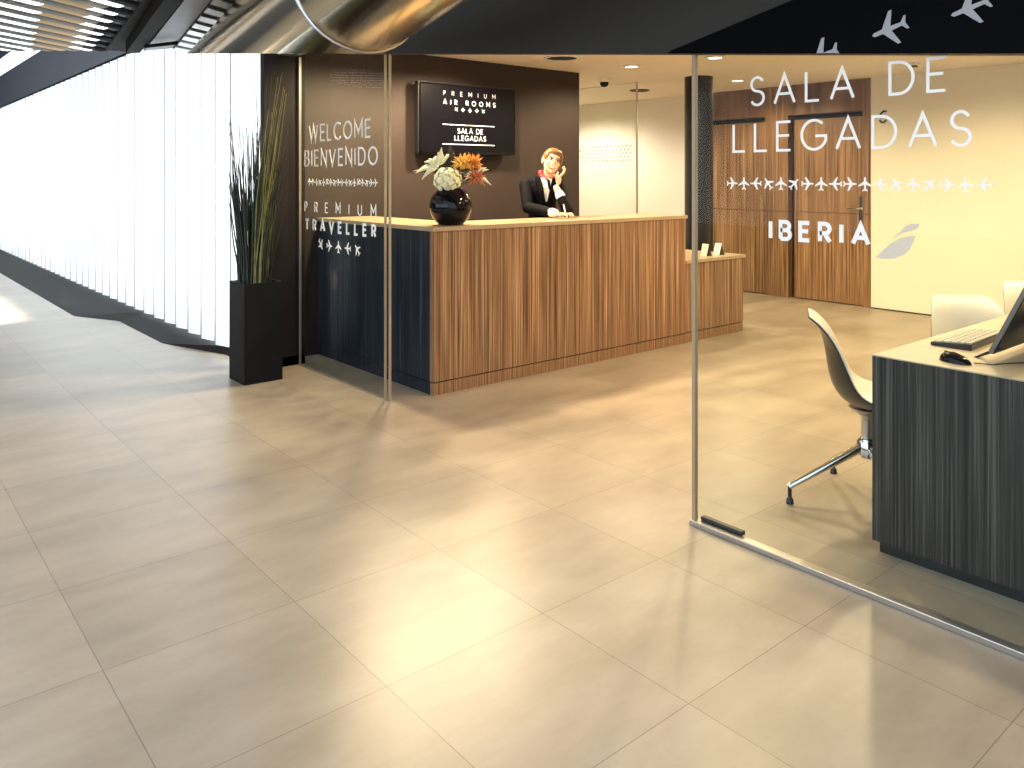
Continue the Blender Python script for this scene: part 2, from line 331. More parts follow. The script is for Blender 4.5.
# timber wall with two flush doors
tw = MB().box(8.80, 8.9, 5.32, 5.63, 0, CZ); tw.box(8.80, 8.9, 4.30, 4.395, 0, CZ); tw.box(8.80, 8.9, 6.52, 6.62, 0, CZ)
struct(tw.build('wall_timber', 'wallwood'), 'striped timber wall panelling around the doors')
struct(MB().box(8.80, 8.9, 4.395, 5.32, 2.20, CZ).box(8.80, 8.9, 5.63, 6.52, 2.20, CZ).build('trim_1', 'headwood'), 'horizontal grained timber panels above the doors')
struct(bx('wall_recess', 'gap', 8.9, 8.95, 4.30, 6.62, 0, CZ))
for i, (y0, y1) in enumerate(((4.40, 5.255), (5.64, 6.47))):
    d = struct(bx('door_%d' % (i+1), 'wallwood', 8.835, 8.88, y0, y1, .012, 2.14), ['striped timber door with a steel lever handle', 'striped timber door behind the end of the counter'][i])
    if i == 0:
        hp = bx('handle_plate', 'chrome', 8.828, 8.835, 4.405, 4.45, .95, 1.235, d)
        MB().tube([(8.83, 4.43, 1.10), (8.78, 4.43, 1.10), (8.775, 4.45, 1.10), (8.775, 4.56, 1.10)], .011).build('lever', 'chrome', hp)
# dark pier between blind and glass
struct(bx('wall_pier', 'pier', 2.47, 2.80, 5.86, 5.93, 0, CZ+.9), 'dark pier between the window blind and the glass')
struct(bx('trim_2', 'alu', 2.58, 2.72, 5.0, 5.86, 2.385, 2.42), 'pale rail above the glass')
# header over the blind, window bay, skirting
struct(bx('wall_header', 'header', 2.40, 2.46, 6.25, 20.5, 2.775, 3.40), 'grey header panel above the window blind')
struct(bx('wall_window', 'white', 3.3, 3.4, 6.25, 20.6, 0, 3.4))
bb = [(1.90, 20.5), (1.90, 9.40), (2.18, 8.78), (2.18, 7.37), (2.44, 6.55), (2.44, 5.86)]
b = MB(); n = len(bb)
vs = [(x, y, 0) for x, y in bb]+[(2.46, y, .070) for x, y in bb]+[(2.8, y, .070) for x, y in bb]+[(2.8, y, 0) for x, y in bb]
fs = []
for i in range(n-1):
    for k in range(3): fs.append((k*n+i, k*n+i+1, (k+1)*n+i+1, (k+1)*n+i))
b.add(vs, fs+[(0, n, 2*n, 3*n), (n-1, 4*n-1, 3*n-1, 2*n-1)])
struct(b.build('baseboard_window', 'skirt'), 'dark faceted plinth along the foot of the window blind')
# corridor surroundings
struct(bx('ceiling_corridor', 'darkmet', 1.2, 2.70, -3, 20.6, 4.0, 4.1))
struct(bx('wall_corridor', 'header', -4.1, -4, -3, 20.6, 0, 4.0))
struct(bx('wall_corridor_end', 'header', -4, 2.7, 20.6, 20.7, 0, 4.0))

# fascia over the entrance: its lower edge rakes down towards the right
zl = lambda y: 1.7160+.1178*y
fp = lambda x: (lambda u, v, w: Vector((x-w, u, v)))
fa = MB().prism([(5.05, zl(5.05)), (5.05, 3.4), (-1.0, 3.4), (-1.0, zl(-1.0))], -.06, 0, fp(2.70))
fas = struct(fa.build('wall_fascia', 'fascia'), 'dark grey fascia above the glass entrance')
dg = lambda y: 1.977+(2.20-y)*.21
bp_ = MB().prism([(2.19, zl(2.19)), (2.17, dg(2.17)), (1.583, dg(1.583)), (-1.0, dg(-1.0)), (-1.0, zl(-1.0))], .001, .012, fp(2.70))
bpo = tag(bp_.build('sign_panel', 'blackglass'), 'black glass band over the entrance carrying grey airplane symbols', 'sign')
fm = lambda u, v, w: Vector((2.688-w, -u, v))
b = MB(); plane_icon(b, -1.250, 1.945, .122, 106, fm); b.build('airplane_symbol', 'decalgrey', bpo)
b = MB(); plane_icon(b, -1.000, 1.975, .118, 106, fm); b.build('airplane_symbol', 'decalgrey', bpo)
# first symbol is cut off by the panel's lower edge
PL1 = [(-1.488+.125*(x*math.cos(R(106))-y*math.sin(R(106))), 1.884+.125*(x*math.sin(R(106))+y*math.cos(R(106)))) for x, y in PLANE]
def clip(poly, f):
    out = []
    for i in range(len(poly)):
        a, c = poly[i-1], poly[i]; fa_, fc = f(a), f(c)
        if (fa_ > 0) != (fc > 0):
            t = fa_/(fa_-fc); out.append((a[0]+(c[0]-a[0])*t, a[1]+(c[1]-a[1])*t))
        if fc > 0: out.append(c)
    return out
b = MB().prism(clip(PL1, lambda p: p[1]-zl(-p[0])-.001), 0, .002, fm); b.build('airplane_symbol', 'decalgrey', bpo)

# ================================================================== VERTICAL BLIND
vb = thing('vertical_blind', 'long white vertical blind glowing with daylight along the left wall', 'blind', (2.45, 5.9, .08))
da = R(15)
proto = None; y = 5.94; ns = 0
while y < 20.3:
    w = .345
    dx, dy = -math.sin(da)*w, math.cos(da)*w
    me = MB()
    pr = []
    for t in range(5):
        k = t/4; bow = .002*math.sin(math.pi*k)
        pr.append((2.46+dx*k-bow, y+dy*k))
    fr = [(x, yy) for x, yy in pr]+[(x+.004, yy) for x, yy in pr[::-1]]
    if proto is None:
        me.prism(fr, .085, 2.765, lambda u, v, w_: Vector((u, v, w_)))
        proto = me.build('slat', 'slat', vb, smooth=True); y0 = y
        proto.data.materials.append(M['hem'])
        hm = MB().box(2.46+dx-.003, 2.46+dx+.004, y+dy, y+dy+.012, .085, 2.765); nv = len(proto.data.vertices)
        bm = bmesh.new(); bm.from_mesh(proto.data); vv = [bm.verts.new(Vector(v)-Vector((2.45, 5.9, .08))) for v in hm.v]
        for f in hm.f: bm.faces.new([vv[i] for i in f]).material_index = 1
        bmesh.ops.recalc_face_normals(bm, faces=bm.faces); bm.to_mesh(proto.data); bm.free()
    else:
        s = proto.copy(); C.objects.link(s); s.parent = vb; s.location = (0, y-y0, 0)
    y += .332; ns += 1
bx('head_rail', 'alu', 2.40, 2.50, 5.92, 20.4, 2.765, 2.80, vb)

# ================================================================== GLASS PANELS
g = thing('glass_panel', 'left glass panel with white welcome lettering in front of the counter side', 'glass panel', (2.75, 5.15, 0))
bx('pane', 'glass', 2.745, 2.749, 4.53, 5.84, .01, 2.45, g)
bx('edge_strip', 'alu', 2.742, 2.760, 4.515, 4.521, .01, 2.30, g); bx('edge_strip', 'alu', 2.742, 2.760, 4.572, 4.577, .01, 2.30, g)
bx('edge_strip', 'alu', 2.742, 2.760, 5.838, 5.843, .01, 2.38, g)
bx('bottom_rail', 'alu', 2.740, 2.757, 4.51, 5.86, 0, .010, g)
gm = onX(2.7449)
for t, y0, y1, v, h, wt, xs in (('WELCOME', 5.668, 4.758, 1.724, .117, .0145, .98), ('BIENVENIDO', 5.745, 4.667, 1.5385, .114, .0145, .98), ('PREMIUM', 5.745, 4.685, 1.193, .070, .0095, 1), ('TRAVELLER', 5.730, 4.690, 1.057, .073, .018, 1)):
    text_mb(t, -y0, -y1, v, h, wt, gm, xs=xs).build('letter', 'decal', g)
angs = [-90, -90, 90, 45, 0, 135, -90, -60]
for i in range(18): plane_icon(MB(), -5.665+i*.0575, 1.415, .055, angs[i % 8], gm).build('airplane_symbol', 'decal', g)
for i, a in enumerate((-140, -90, 0, 90, 45)): plane_icon(MB(), -5.480+i*.137, .953, .088, a, gm).build('airplane_symbol', 'decal', g)

g = thing('glass_panel', 'right glass panel with white arrivals lettering in front of the chairs', 'glass panel', (2.75, .8, 0))
bx('pane', 'glass', 2.745, 2.749, -1.0, 2.085, .022, 2.05, g)
bx('edge_strip', 'top', 2.742, 2.760, 2.085, 2.102, .022, 1.98, g)
rail = bx('bottom_rail', 'alu', 2.728, 2.768, -1.0, 2.105, 0, .022, g, bevel=.003)
bx('lock_cover', 'black', 2.757, 2.785, 1.87, 2.07, .022, .040, g, bevel=.005)
for t, y0, y1, v, h, wt, mt, xs in (('SALA DE', 1.818, 1.097, 1.732, .107, .010, 'decal', .9), ('LLEGADAS', 1.898, 1.022, 1.553, .107, .010, 'decal', .92), ('IBERIA', 1.733, 1.350, 1.218, .064, .0155, 'decal', 1.0)):
    text_mb(t, -y0, -y1, v, h, wt, gm, xs=xs).build('letter', mt, g)
angs = [-90, 0, 90, 35, 0, -45, -90, 0, 90]
for i in range(18): plane_icon(MB(), -1.905+i*.0543, 1.427, .050, angs[i % 9], gm).build('airplane_symbol', 'decal', g)
# two-part swoosh beside the name
MB().prism([(-1.325, 1.174), (-1.30, 1.20), (-1.275, 1.224), (-1.245, 1.244), (-1.215, 1.254), (-1.192, 1.256), (-1.198, 1.235), (-1.21, 1.21), (-1.23, 1.19), (-1.26, 1.176), (-1.295, 1.171)], 0, .002, gm).build('swoosh_emblem', 'decalfrost', g)
MB().prism([(-1.268, 1.242), (-1.24, 1.268), (-1.222, 1.288), (-1.205, 1.296), (-1.178, 1.297), (-1.186, 1.281), (-1.203, 1.272), (-1.228, 1.266)], 0, .002, gm).build('swoosh_emblem', 'decalfrost', g)

# ================================================================== RECEPTION COUNTER
r = thing('reception_counter', 'tall striped wood reception counter with a pale worktop', 'counter', (4.3, 4.7, 0))
bx('front_panel', 'wood', 3.03, 5.69, 4.43, 4.47, .090, 1.092, r)
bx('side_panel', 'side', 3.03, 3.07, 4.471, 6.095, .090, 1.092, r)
bx('end_panel', 'wood', 5.65, 5.69, 4.471, 4.93, .090, 1.092, r)
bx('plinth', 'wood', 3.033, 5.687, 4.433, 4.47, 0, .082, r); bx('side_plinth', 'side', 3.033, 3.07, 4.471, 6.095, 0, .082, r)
bx('shadow_gap', 'gap', 3.042, 5.68, 4.442, 4.468, .080, .092, r)
MB().prism([(3.02, 4.42), (5.71, 4.42), (5.71, 4.93), (3.52, 4.93), (3.52, 6.095), (3.02, 6.095)], 1.092, 1.120, lambda u, v, w: Vector((u, v, w))).build('worktop', 'top', r)
r = thing('reception_desk', 'lower striped wood desk at the right end of the counter', 'counter', (6.15, 4.7, 0))
bx('front_panel', 'wood', 5.692, 6.57, 4.44, 4.475, .090, .695, r); bx('end_panel', 'wood', 6.535, 6.57, 4.476, 5.10, .090, .695, r)
bx('plinth', 'wood', 5.694, 6.567, 4.443, 4.475, 0, .082, r); bx('shadow_gap', 'gap', 5.70, 6.56, 4.45, 4.474, .080, .092, r)
bx('worktop', 'top', 5.695, 6.59, 4.425, 5.12, .695, .722, r)
# brochure easels on the low desk
def easel(x, y, label):
    t = thing('card_holder', label, 'card holder', (x, y, .722), R(-92), 'card holders on the low desk')
    q = Matrix.Rotation(R(-18), 4, 'X')
    MB().box(-.035, .035, 0, .004, 0, .115, q).build('card', 'paper', t, local=True)
    MB().prism([(.006, 0), (.085, 0), (.04, .10)], .02, .034, lambda u, v, w: Vector((w, u, v))).build('easel_back', 'black', t, local=True)
    MB().box(-.04, .04, .004, .008, 0, .10, q).build('back_plate', 'black', t, local=True)
    return t
easel(6.34, 4.58, 'cream card in a black easel, right of two on the low desk')
easel(6.17, 4.60, 'cream card in a black easel beside the glass edge')

# ================================================================== TELEVISION
tv = thing('television', 'black wall mounted television showing white lettering', 'television', (4.5, 6.06, 2.0))
bx('casing', 'black', 3.93, 5.06, 5.985, 6.045, 1.665, 2.31, tv, bevel=.006)
bx('screen', 'screen', 3.955, 5.035, 5.98, 5.985, 1.69, 2.285, tv)
MB().box(3.945, 5.045, 5.978, 5.986, 1.668, 1.690).box(3.945, 3.957, 5.978, 5.986, 1.668, 2.30).box(5.033, 5.045, 5.978, 5.986, 1.668, 2.30).box(3.945, 5.045, 5.978, 5.986, 2.285, 2.30).build('bezel', 'blackgloss', tv)
bx('wall_bracket', 'black', 4.3, 4.7, 6.045, 6.094, 1.85, 2.15, tv)
tm = onY(5.979)
text_mb('PREMIUM', 4.20, 4.80, 2.196, .038, .005, tm).build('letter', 'scrdim', tv)
text_mb('AIR ROOMS', 4.20, 4.80, 2.116, .040, .0062, tm).build('letter', 'scrtext', tv)
for i, a in enumerate((-140, -90, 0, 90, 45)): plane_icon(MB(), 4.345+i*.077, 2.072, .042, a, tm).build('airplane_symbol', 'scrtext', tv)
text_mb('SALA DE', 4.36, 4.65, 1.856, .043, .0058, tm).build('letter', 'scrtext', tv)
text_mb('LLEGADAS', 4.325, 4.685, 1.790, .043, .0058, tm).build('letter', 'scrtext', tv)
bx('rule_line', 'scrtext', 4.19, 4.79, 5.977, 5.979, 1.928, 1.935, tv); bx('rule_line', 'scrtext', 4.19, 4.79, 5.977, 5.979, 1.750, 1.757, tv)

# ================================================================== COLUMN, BACK GLASS, CEILING FITTINGS
struct(MB().lathe([(.155, 0), (.155, CZ)], (7.31, 5.51, 0), 32).build('wall_column', 'navy', smooth=True), 'round dark column behind the low desk')
g = thing('glass_partition', 'clear glass partition with a band of dots in the white passage', 'glass panel', (7.15, 7.2, 0))
bx('pane', 'glass_back', 7.145, 7.155, 6.27, 9.2, .02, CZ-.005, g); bx('edge_strip', 'alu', 7.140, 7.160, 6.262, 6.275, 0, CZ-.005, g)
b = MB()
for rr in range(5):
    for k in range(46):
        y = 6.36+k*.062+(rr % 2)*.031; z = 1.655+rr*.042
        b.prism([(y+.012*math.cos(a*math.pi/3), z+.012*math.sin(a*math.pi/3)) for a in range(6)], 0, .002, lambda u, v, w: Vector((7.144-w, u, v)))
b.build('dot_band', 'frost', g)
bx('top_rail', 'alu', 7.13, 7.17, 6.262, 9.2, CZ-.005, CZ+.0, g)

def downlight(x, y, label, e=95, col=WARM):
    t = thing('downlight', label, 'ceiling light', (x, y, CZ), 0, 'round downlights in the lobby ceiling')
    MB().lathe([(.060, -.001), (.095, -.001), (.098, -.008), (.062, -.012), (.060, -.001)], (0, 0, 0), 24, caps=False).build('trim_ring', 'ring', t, local=True, smooth=True)
    MB().lathe([(.0605, -.006), (.0605, -.002)], (0, 0, 0), 24).build('lamp_disc', 'lamp', t, local=True)
    light('downlight_beam', 'SPOT', (x, y, CZ-.03), e*.92, col, (0, 0, 0), spot_size=R(164), spot_blend=.5, shadow_soft_size=.06)
    return t
downlight(6.06, 5.385, 'lit round downlight in front of the white passage', 144)
downlight(7.86, 5.385, 'lit round downlight in front of the timber wall', 144)
downlight(6.20, 4.49, 'lit round downlight nearest to the column, at the fascia edge', 79)
downlight(4.25, 5.385, 'round downlight over the middle of the counter', 330)
downlight(3.35, 5.3, 'round downlight over the left end of the counter', 330)
for i, (x, y, e) in enumerate(((4.3, 2.9, 150), (6.0, 2.9, 150), (7.4, 2.9, 125), (4.3, .9, 150), (6.0, .9, 160), (7.4, .9, 112), (7.7, 8.4, 250))):
    downlight(x, y, 'round downlight hidden above the lobby, ' + ('left row', 'middle row', 'right row', 'left near row', 'middle near row', 'right near row', 'in the passage')[i], e, (1, .88, .68) if i == 6 else WARM)
t = thing('ceiling_vent', 'dark round ceiling vent above the television', 'vent', (5.12, 5.40, CZ))
MB().lathe([(.165, -.001), (.165, -.012), (.14, -.016), (.14, -.001)], (0, 0, 0), 28, caps=False).build('rim', 'ring', t, local=True, smooth=True)
MB().lathe([(.14, -.010), (.14, -.002)], (0, 0, 0), 28).build('grille', 'black', t, local=True)
t = thing('ceiling_vent', 'thin dark ceiling ring beyond the passage glass', 'vent', (7.81, 6.80, CZ))
MB().lathe([(.125, -.001), (.125, -.012), (.11, -.014), (.11, -.001)], (0, 0, 0), 28, caps=False).build('rim', 'black', t, local=True, smooth=True)
MB().lathe([(.11, -.008), (.11, -.002)], (0, 0, 0), 28).build('grille', 'gap', t, local=True)
t = thing('security_camera', 'white dome security camera on the lobby ceiling', 'camera', (6.55, 6.22, CZ))
MB().lathe([(.075, 0), (.075, -.03), (.06, -.05)], (0, 0, 0), 20).build('housing', 'white', t, local=True, smooth=True)
MB().lathe([(.05, -.05), (.049, -.07), (.038, -.09), (.02, -.102), (.001, -.105)], (0, 0, 0), 20).build('dome', 'blackgloss', t, local=True, smooth=True)
t = thing('smoke_detector', 'small square detector on the ceiling at the cream wall', 'detector', (8.0, 3.49, CZ))
MB().box(-.05, .05, -.05, .05, -.025, 0).build('housing', 'ring', t, local=True, bevel=.006); MB().box(-.03, .03, -.03, .03, -.04, -.025).build('sensor', 'black', t, local=True)
# small black door sign on the cream wall
b = MB(); q = lambda u, v, w: Vector((8.798-w, -u, v))
def rb(pts, w):
    l, r_ = ribbon(pts, w); b.prism([tuple(p) for p in l]+[tuple(p) for p in r_[::-1]], 0, .006, q)
rb([(-4.125, 2.172), (-4.155, 2.178), (-4.185, 2.155), (-4.20, 2.125), (-4.13, 2.125)], .018); rb(arc(-4.165, 2.09, .035, .036, 190, 350, 8), .018)
tag(b.build('wall_symbol', 'black'), 'small black curved symbol on the cream wall beside the timber door', 'sign')

# ================================================================== DESK, COMPUTER
r = thing('office_desk', 'dark striped desk with pale top in the right foreground', 'desk', (3.9, .9, 0))
bx('end_panel', 'ash', 3.08, 3.12, .3, 1.5, .045, .758, r); bx('end_panel', 'ash', 5.76, 5.80, .3, 1.49, .045, .745, r)
bx('modesty_panel', 'ash', 3.12, 5.76, .5, .53, .15, .735, r); bx('plinth', 'black', 3.10, 3.12, .32, 1.48, 0, .045, r); bx('plinth', 'black', 5.76, 5.78, .32, 1.48, 0, .045, r)
MB().box(3.121, 5.80, .3, 1.5, .735, .758).box(3.08, 5.80, .3, 1.5, .7585, .763).build('desktop', 'desktop', r)
DZ = .763
def rot_tilt(a): return Matrix.Rotation(a, 4, 'X')
t = thing('monitor', 'black computer monitor with silver edge leaning back on the desk', 'monitor', (3.62, 1.17, DZ))
q = Matrix.Translation((0, 0, .03)) @ rot_tilt(R(25))
MB().box(-.30, .30, -.016, 0, 0, .40, q).build('casing', 'black', t, local=True, bevel=.005)
MB().box(-.285, .285, .0, .003, .03, .385, q).build('screen', 'screen', t, local=True)
MB().box(-.303, -.297, -.012, .004, 0, .402, q).box(-.30, .30, -.012, .004, .398, .403, q).build('silver_edge', 'edge', t, local=True)
b = MB(); plane_pts = [(-.262, .012), (-.256, .020), (-.25, .012), (-.244, .020), (-.235, .013), (-.226, .017), (-.215, .012)]
l_, r_ = ribbon(plane_pts, .0035); b.prism([tuple(p) for p in l_]+[tuple(p) for p in r_[::-1]], .0005, .003, lambda u, v, w: q @ Vector((u, w, v))); b.build('maker_mark', 'scrtext', t, local=True)
MB().prism([(.045, 0), (.06, 0), (-.02, .05), (-.05, .05)], -.29, -.275, lambda u, v, w: Vector((w, u, v))).build('foot', 'black', t, local=True)
MB().prism([(.045, 0), (.06, 0), (-.02, .05), (-.05, .05)], .275, .29, lambda u, v, w: Vector((w, u, v))).build('foot', 'black', t, local=True)
MB().prism([(-.06, .03), (-.05, .15), (-.26, 0), (-.30, 0)], -.06, .06, lambda u, v, w: Vector((w, u, v))).build('stand', 'black', t, local=True)
t = thing('keyboard', 'black keyboard with pale keys in front of the monitor', 'keyboard', (3.66, 1.36, DZ), R(2))
MB().prism([(-.075, 0), (.08, 0), (.08, .014), (-.075, .026)], -.22, .22, lambda u, v, w: Vector((w, u, v))).build('base', 'black', t, local=True, bevel=.003)
b = MB()
for j in range(5):
    for i in range(15):
        x = -.207+i*.0276; y = .062-j*.028; z = .0155+(.062-y)*.078
        b.box(x, x+.019, y-.019, y, z, z+.005)
o = b.build('keys', 'keys', t, local=True)
t = thing('computer_mouse', 'black computer mouse on the desk edge', 'mouse', (3.19, 1.24, DZ), R(-15))
b = MB(); b.ell((0, 0, .0), (.034, .062, .036), 16, 10); b.v = [(x, y, max(0, z*(1+.25*y/.06))) for x, y, z in b.v]
b.build('shell', 'blackgloss', t, local=True, smooth=True); MB().box(-.004, .004, .02, .042, .026, .036).build('scroll_wheel', 'black', t, local=True)
MB().tube([(3.20, 1.18, DZ+.006), (3.23, 1.13, DZ+.004), (3.30, 1.10, DZ+.004), (3.38, 1.05, DZ+.004), (3.47, .98, DZ+.004), (3.54, .85, DZ+.004)], .0022, 6).build('mouse_cable', 'black', t).parent = None
o = bpy.data.objects['mouse_cable']; 
for v in o.data.vertices: v.co += Vector((3.19, 1.24, DZ))
tag(o, 'thin black cable running from the mouse across the desk', 'cable')
tag(MB().tube([(3.46, 1.02, DZ+.004), (3.44, .94, DZ+.01), (3.50, .86, DZ+.004), (3.44, .80, DZ+.004), (3.40, .90, DZ+.006), (3.48, .95, DZ+.016), (3.55, .93, DZ+.005)], .004, 6).build('power_cable', 'black'), 'looped black power cable behind the monitor', 'cable')

# ================================================================== CHAIRS
def make_chair(label, loc, rz, legturn=0):
    """shell chair on a four-star swivel base; local +Y is where a sitter faces"""
    t = thing('swivel_chair', label, 'chair', loc, rz, 'white shell swivel chairs')
    # profile (y, z, half width, rim raise)
    P = [(-.312, .838, .125, .000), (-.286, .822, .152, .002), (-.250, .768, .172, .014), (-.232, .690, .192, .034), (-.222, .605, .203, .048), (-.208, .530, .207, .058), (-.172, .470, .208, .060),
         (-.110, .440, .212, .050), (-.02, .432, .220, .040), (.08, .434, .222, .030), (.17, .440, .215, .020), (.225, .436, .195, .008), (.25, .418, .165, 0)]
    P = [(a+.065-.065*min(1, max(0, (a+.1)/.3)), z_, hw, rr) for a, z_, hw, rr in P]
    def surf(off):
        vs = []; nu = 13
        for i, (y, z, hw, rr) in enumerate(P):
            a = P[max(0, i-1)]; c = P[min(len(P)-1, i+1)]; d = Vector((c[0]-a[0], c[1]-a[1])).normalized(); nn = Vector((-d.y, d.x))  # toward the sitter
            if nn.y < 0 and i > 6: nn = -nn
            if i <= 6 and nn.x < 0: nn = -nn
            for k in range(nu):
                u = -1+2*k/(nu-1); e = rr*(abs(u)**2.2)*1.5-off
                vs.append(Vector((u*hw*(1-.0*abs(u)), y+nn.x*e, z+nn.y*e)))
        return vs, nu
    v1, nu = surf(0); v2, _ = surf(.006); v3, _ = surf(.013); m = len(P)
    def shell(a, c):
        n = len(a); fs = []
        for i in range(m-1):
            for k in range(nu-1):
                q_ = (i*nu+k, i*nu+k+1, (i+1)*nu+k+1, (i+1)*nu+k); fs += [q_, tuple(n+x for x in q_[::-1])]
        bd = [k for k in range(nu)]+[i*nu+nu-1 for i in range(1, m)]+[(m-1)*nu+k for k in range(nu-2, -1, -1)]+[i*nu for i in range(m-2, 0, -1)]
        for j in range(len(bd)): fs.append((bd[j], bd[(j+1) % len(bd)], n+bd[(j+1) % len(bd)], n+bd[j]))
        return MB().add(a+c, fs)
    s1 = shell(v1, v2).build('inner_shell', 'shellw', t, local=True, smooth=True); s2 = shell(v2, v3).build('outer_shell', 'shellb', t, local=True, smooth=True)
    for s in (s1, s2): sm = s.modifiers.new('sub', 'SUBSURF'); sm.levels = sm.render_levels = 1
    MB().lathe([(.028, .20), (.028, .36), (.030, .38), (.045, .40), (.075, .41), (.08, .424)], (0, 0, 0), 20).build('column', 'steel', t, local=True, smooth=True)
    MB().lathe([(.026, .205), (.044, .215), (.046, .27), (.030, .29)], (0, 0, 0), 20).build('hub', 'chrome', t, local=True, smooth=True)
    for k in range(4):
        a = R(45+90*k)+legturn; dx, dy = math.cos(a), math.sin(a)
        lg = MB().tube([(dx*.03, dy*.03, .245), (dx*.18, dy*.18, .165), (dx*.335, dy*.335, .085), (dx*.355, dy*.355, .072)], [.021, .017, .013, .012], 10).build('leg', 'chrome', t, local=True, smooth=True)
        MB().tube([(dx*.352, dy*.352, .078), (dx*.352, dy*.352, .03)], .009, 8).lathe([(.006, .03), (.014, .022), (.017, .0)], (dx*.352, dy*.352, 0), 12).build('foot', 'black', lg, local=True, smooth=True)
    return t
ch = make_chair('white shell swivel chair with black back beside the dark desk', (3.53, 1.74, 0), R(-149), R(-24))
c2 = copy_tree(ch); c2.location = (4.33, 1.56, 0); c2.rotation_euler = (0, 0, R(133)); c2['label'] = 'white shell chair tucked under the desk behind the keyboard'
c3 = copy_tree(ch); c3.location = (5.25, 1.53, 0); c3.rotation_euler = (0, 0, R(136)); c3['label'] = 'white shell chair at the right picture edge behind the monitor'

# ================================================================== PLANTER WITH REEDS
random.seed(4)
pl = thing('potted_reed', 'tall dark reeds in a square black planter in front of the blind', 'plant', (2.315, 5.64, 0))
b = MB(); b.box(2.175, 2.455, 5.50, 5.78, 0, .66); 
for a in ((2.175, 2.455, 5.50, 5.515), (2.175, 2.455, 5.765, 5.78), (2.175, 2.19, 5.515, 5.765), (2.44, 2.455, 5.515, 5.765)): b.box(a[0], a[1], a[2], a[3], .66, .705)
b.build('planter', 'planter', pl); bx('soil', 'soil', 2.192, 2.438, 5.517, 5.763, .66, .672, pl)
base = Vector((2.315, 5.64, 0))
def reeds(name, mt, cnt, lat0, lat1, z0, z1, spread, rad, off=0, lean=0):
    b = MB()
    for i in range(cnt):
        k = random.random(); la = lat0+(lat1-lat0)*k; dp = random.uniform(-.07, .07)
        p0 = base+RT*max(-.105, min(.105, la))+FW*dp; h = random.uniform(z0, z1)
        sp = lean+spread*random.uniform(-1, 1)
        pts = []
        for j in range(7):
            s = j/6; pts.append(p0+Vector((0, 0, .66+(h-.66)*s))+RT*(sp*s**1.5)+FW*(dp*.5*s)+RT*.008*math.sin(7*s+i))
        b.tube(pts, [rad*(1-.75*(j/6)) for j in range(7)], 5)
    return b.build(name, mt, pl, smooth=True)
reeds('stem_bundle', 'leaf', 30, -.11, -.06, 1.25, 1.60, .035, .0085, lean=-.045)
reeds('stem_bundle', 'leaf', 40, -.06, .03, 1.45, 1.82, .05, .008, lean=.02)
reeds('stem_bundle', 'leafy', 16, .0, .06, 1.45, 1.95, .05, .0055, lean=.08)
reeds('stem_bundle', 'leaf', 26, .02, .09, 1.5, 1.9, .05, .006, lean=.09)
reeds('stem_bundle', 'leafy', 5, .03, .06, 2.0, 2.22, .03, .0045, lean=.16)
reeds('twig_bundle', 'twig', 12, -.11, -.05, 1.75, 2.2, .08, .004, lean=-.12)
reeds('twig_bundle', 'twig', 14, -.03, .08, 1.85, 2.22, .10, .004, lean=.03)
reeds('twig_bundle', 'twig', 6, .06, .10, 1.3, 2.15, .05, .0038, lean=.17)

# ================================================================== VASE AND FLOWERS
VX = Vector((3.28, 4.58, 1.12))
va = thing('vase', 'round glossy black vase on the left corner of the counter', 'vase', VX)
pr = [(.06, 0), (.085, .004), (.125, .045), (.148, .10), (.150, .14), (.138, .19), (.115, .225), (.085, .248), (.08, .256), (.074, .256), (.078, .245), (.10, .22), (.12, .19), (.13, .14)]
MB().lathe(pr, (0, 0, 0), 36).build('body', 'blackgloss', va, local=True, smooth=True)
def P3(la, dp, z): return VX+RT*la+FW*dp+Vector((0, 0, z))
def stem(b, p): b.tube([P3(0, 0, .15), P3(0, 0, .24)+(p-P3(0, 0, .24))*.15, p], .004, 6)
FG = 'cut flowers in the black vase'
t = thing('hydrangea', 'large pale greenish white hydrangea head at the front of the vase', 'flower', P3(-.015, -.04, .30), 0, FG)
b = MB(); cc = P3(-.02, -.05, .315)
for i in range(46):
    z = 1-2*(i+.5)/46; a = i*2.39996; rr_ = math.sqrt(1-z*z); d = Vector((rr_*math.cos(a), rr_*math.sin(a), z)); p = cc+Vector((d.x*.085, d.y*.085, d.z*.075))
    q = d.to_track_quat('Z', 'Y').to_matrix()
    for k in range(4):
        an = k*math.pi/2+i; c_ = p+d*(.006*math.sin(i*5.3)+.004)+q @ Vector((.013*math.cos(an), .013*math.sin(an), .002)); b.ell(c_, (.0135, .0135, .004), 6, 4, q)
b.build('flower_head', 'petalw', t); b = MB().ell(cc, (.078, .078, .068), 12, 8); b.build('flower_core', 'petalw', t); b = MB(); stem(b, cc); b.build('stem', 'stem', t)
def burst(name, label, c, rad, mt, n, lenr, wid, up=.2, core=None):
    t = thing(name, label, 'flower', c, 0, FG); b = MB(); c = Vector(c)
    for i in range(n):
        z = 1-1.5*(i+.5)/n; a = i*2.39996; rr_ = math.sqrt(max(0, 1-z*z)); d = Vector((rr_*math.cos(a), rr_*math.sin(a), z+up)).normalized()
        L_ = rad*random.uniform(*lenr); e = c+d*L_+Vector((0, 0, -.012 if z < 0 else .008)); m_ = c+d*L_*.55+Vector((0, 0, .006))
        b.tube([c+d*.01, m_, e], [wid*.5, wid, wid*.15], 5)
    b.build('petals', mt, t, smooth=True)
    MB().ell(c, (rad*.3, rad*.3, rad*.3), 10, 6).build('flower_core', core or mt, t, smooth=True)
    b = MB(); stem(b, c); b.build('stem', 'stem', t); return t
burst('chrysanthemum', 'amber spiky flower in the middle of the bouquet', P3(.085, 0, .415), .085, 'petaly', 46, (.7, 1.1), .010)
burst('chrysanthemum', 'orange spiky flower high on the right of the bouquet', P3(.150, .03, .415), .085, 'petalo', 46, (.7, 1.1), .010)
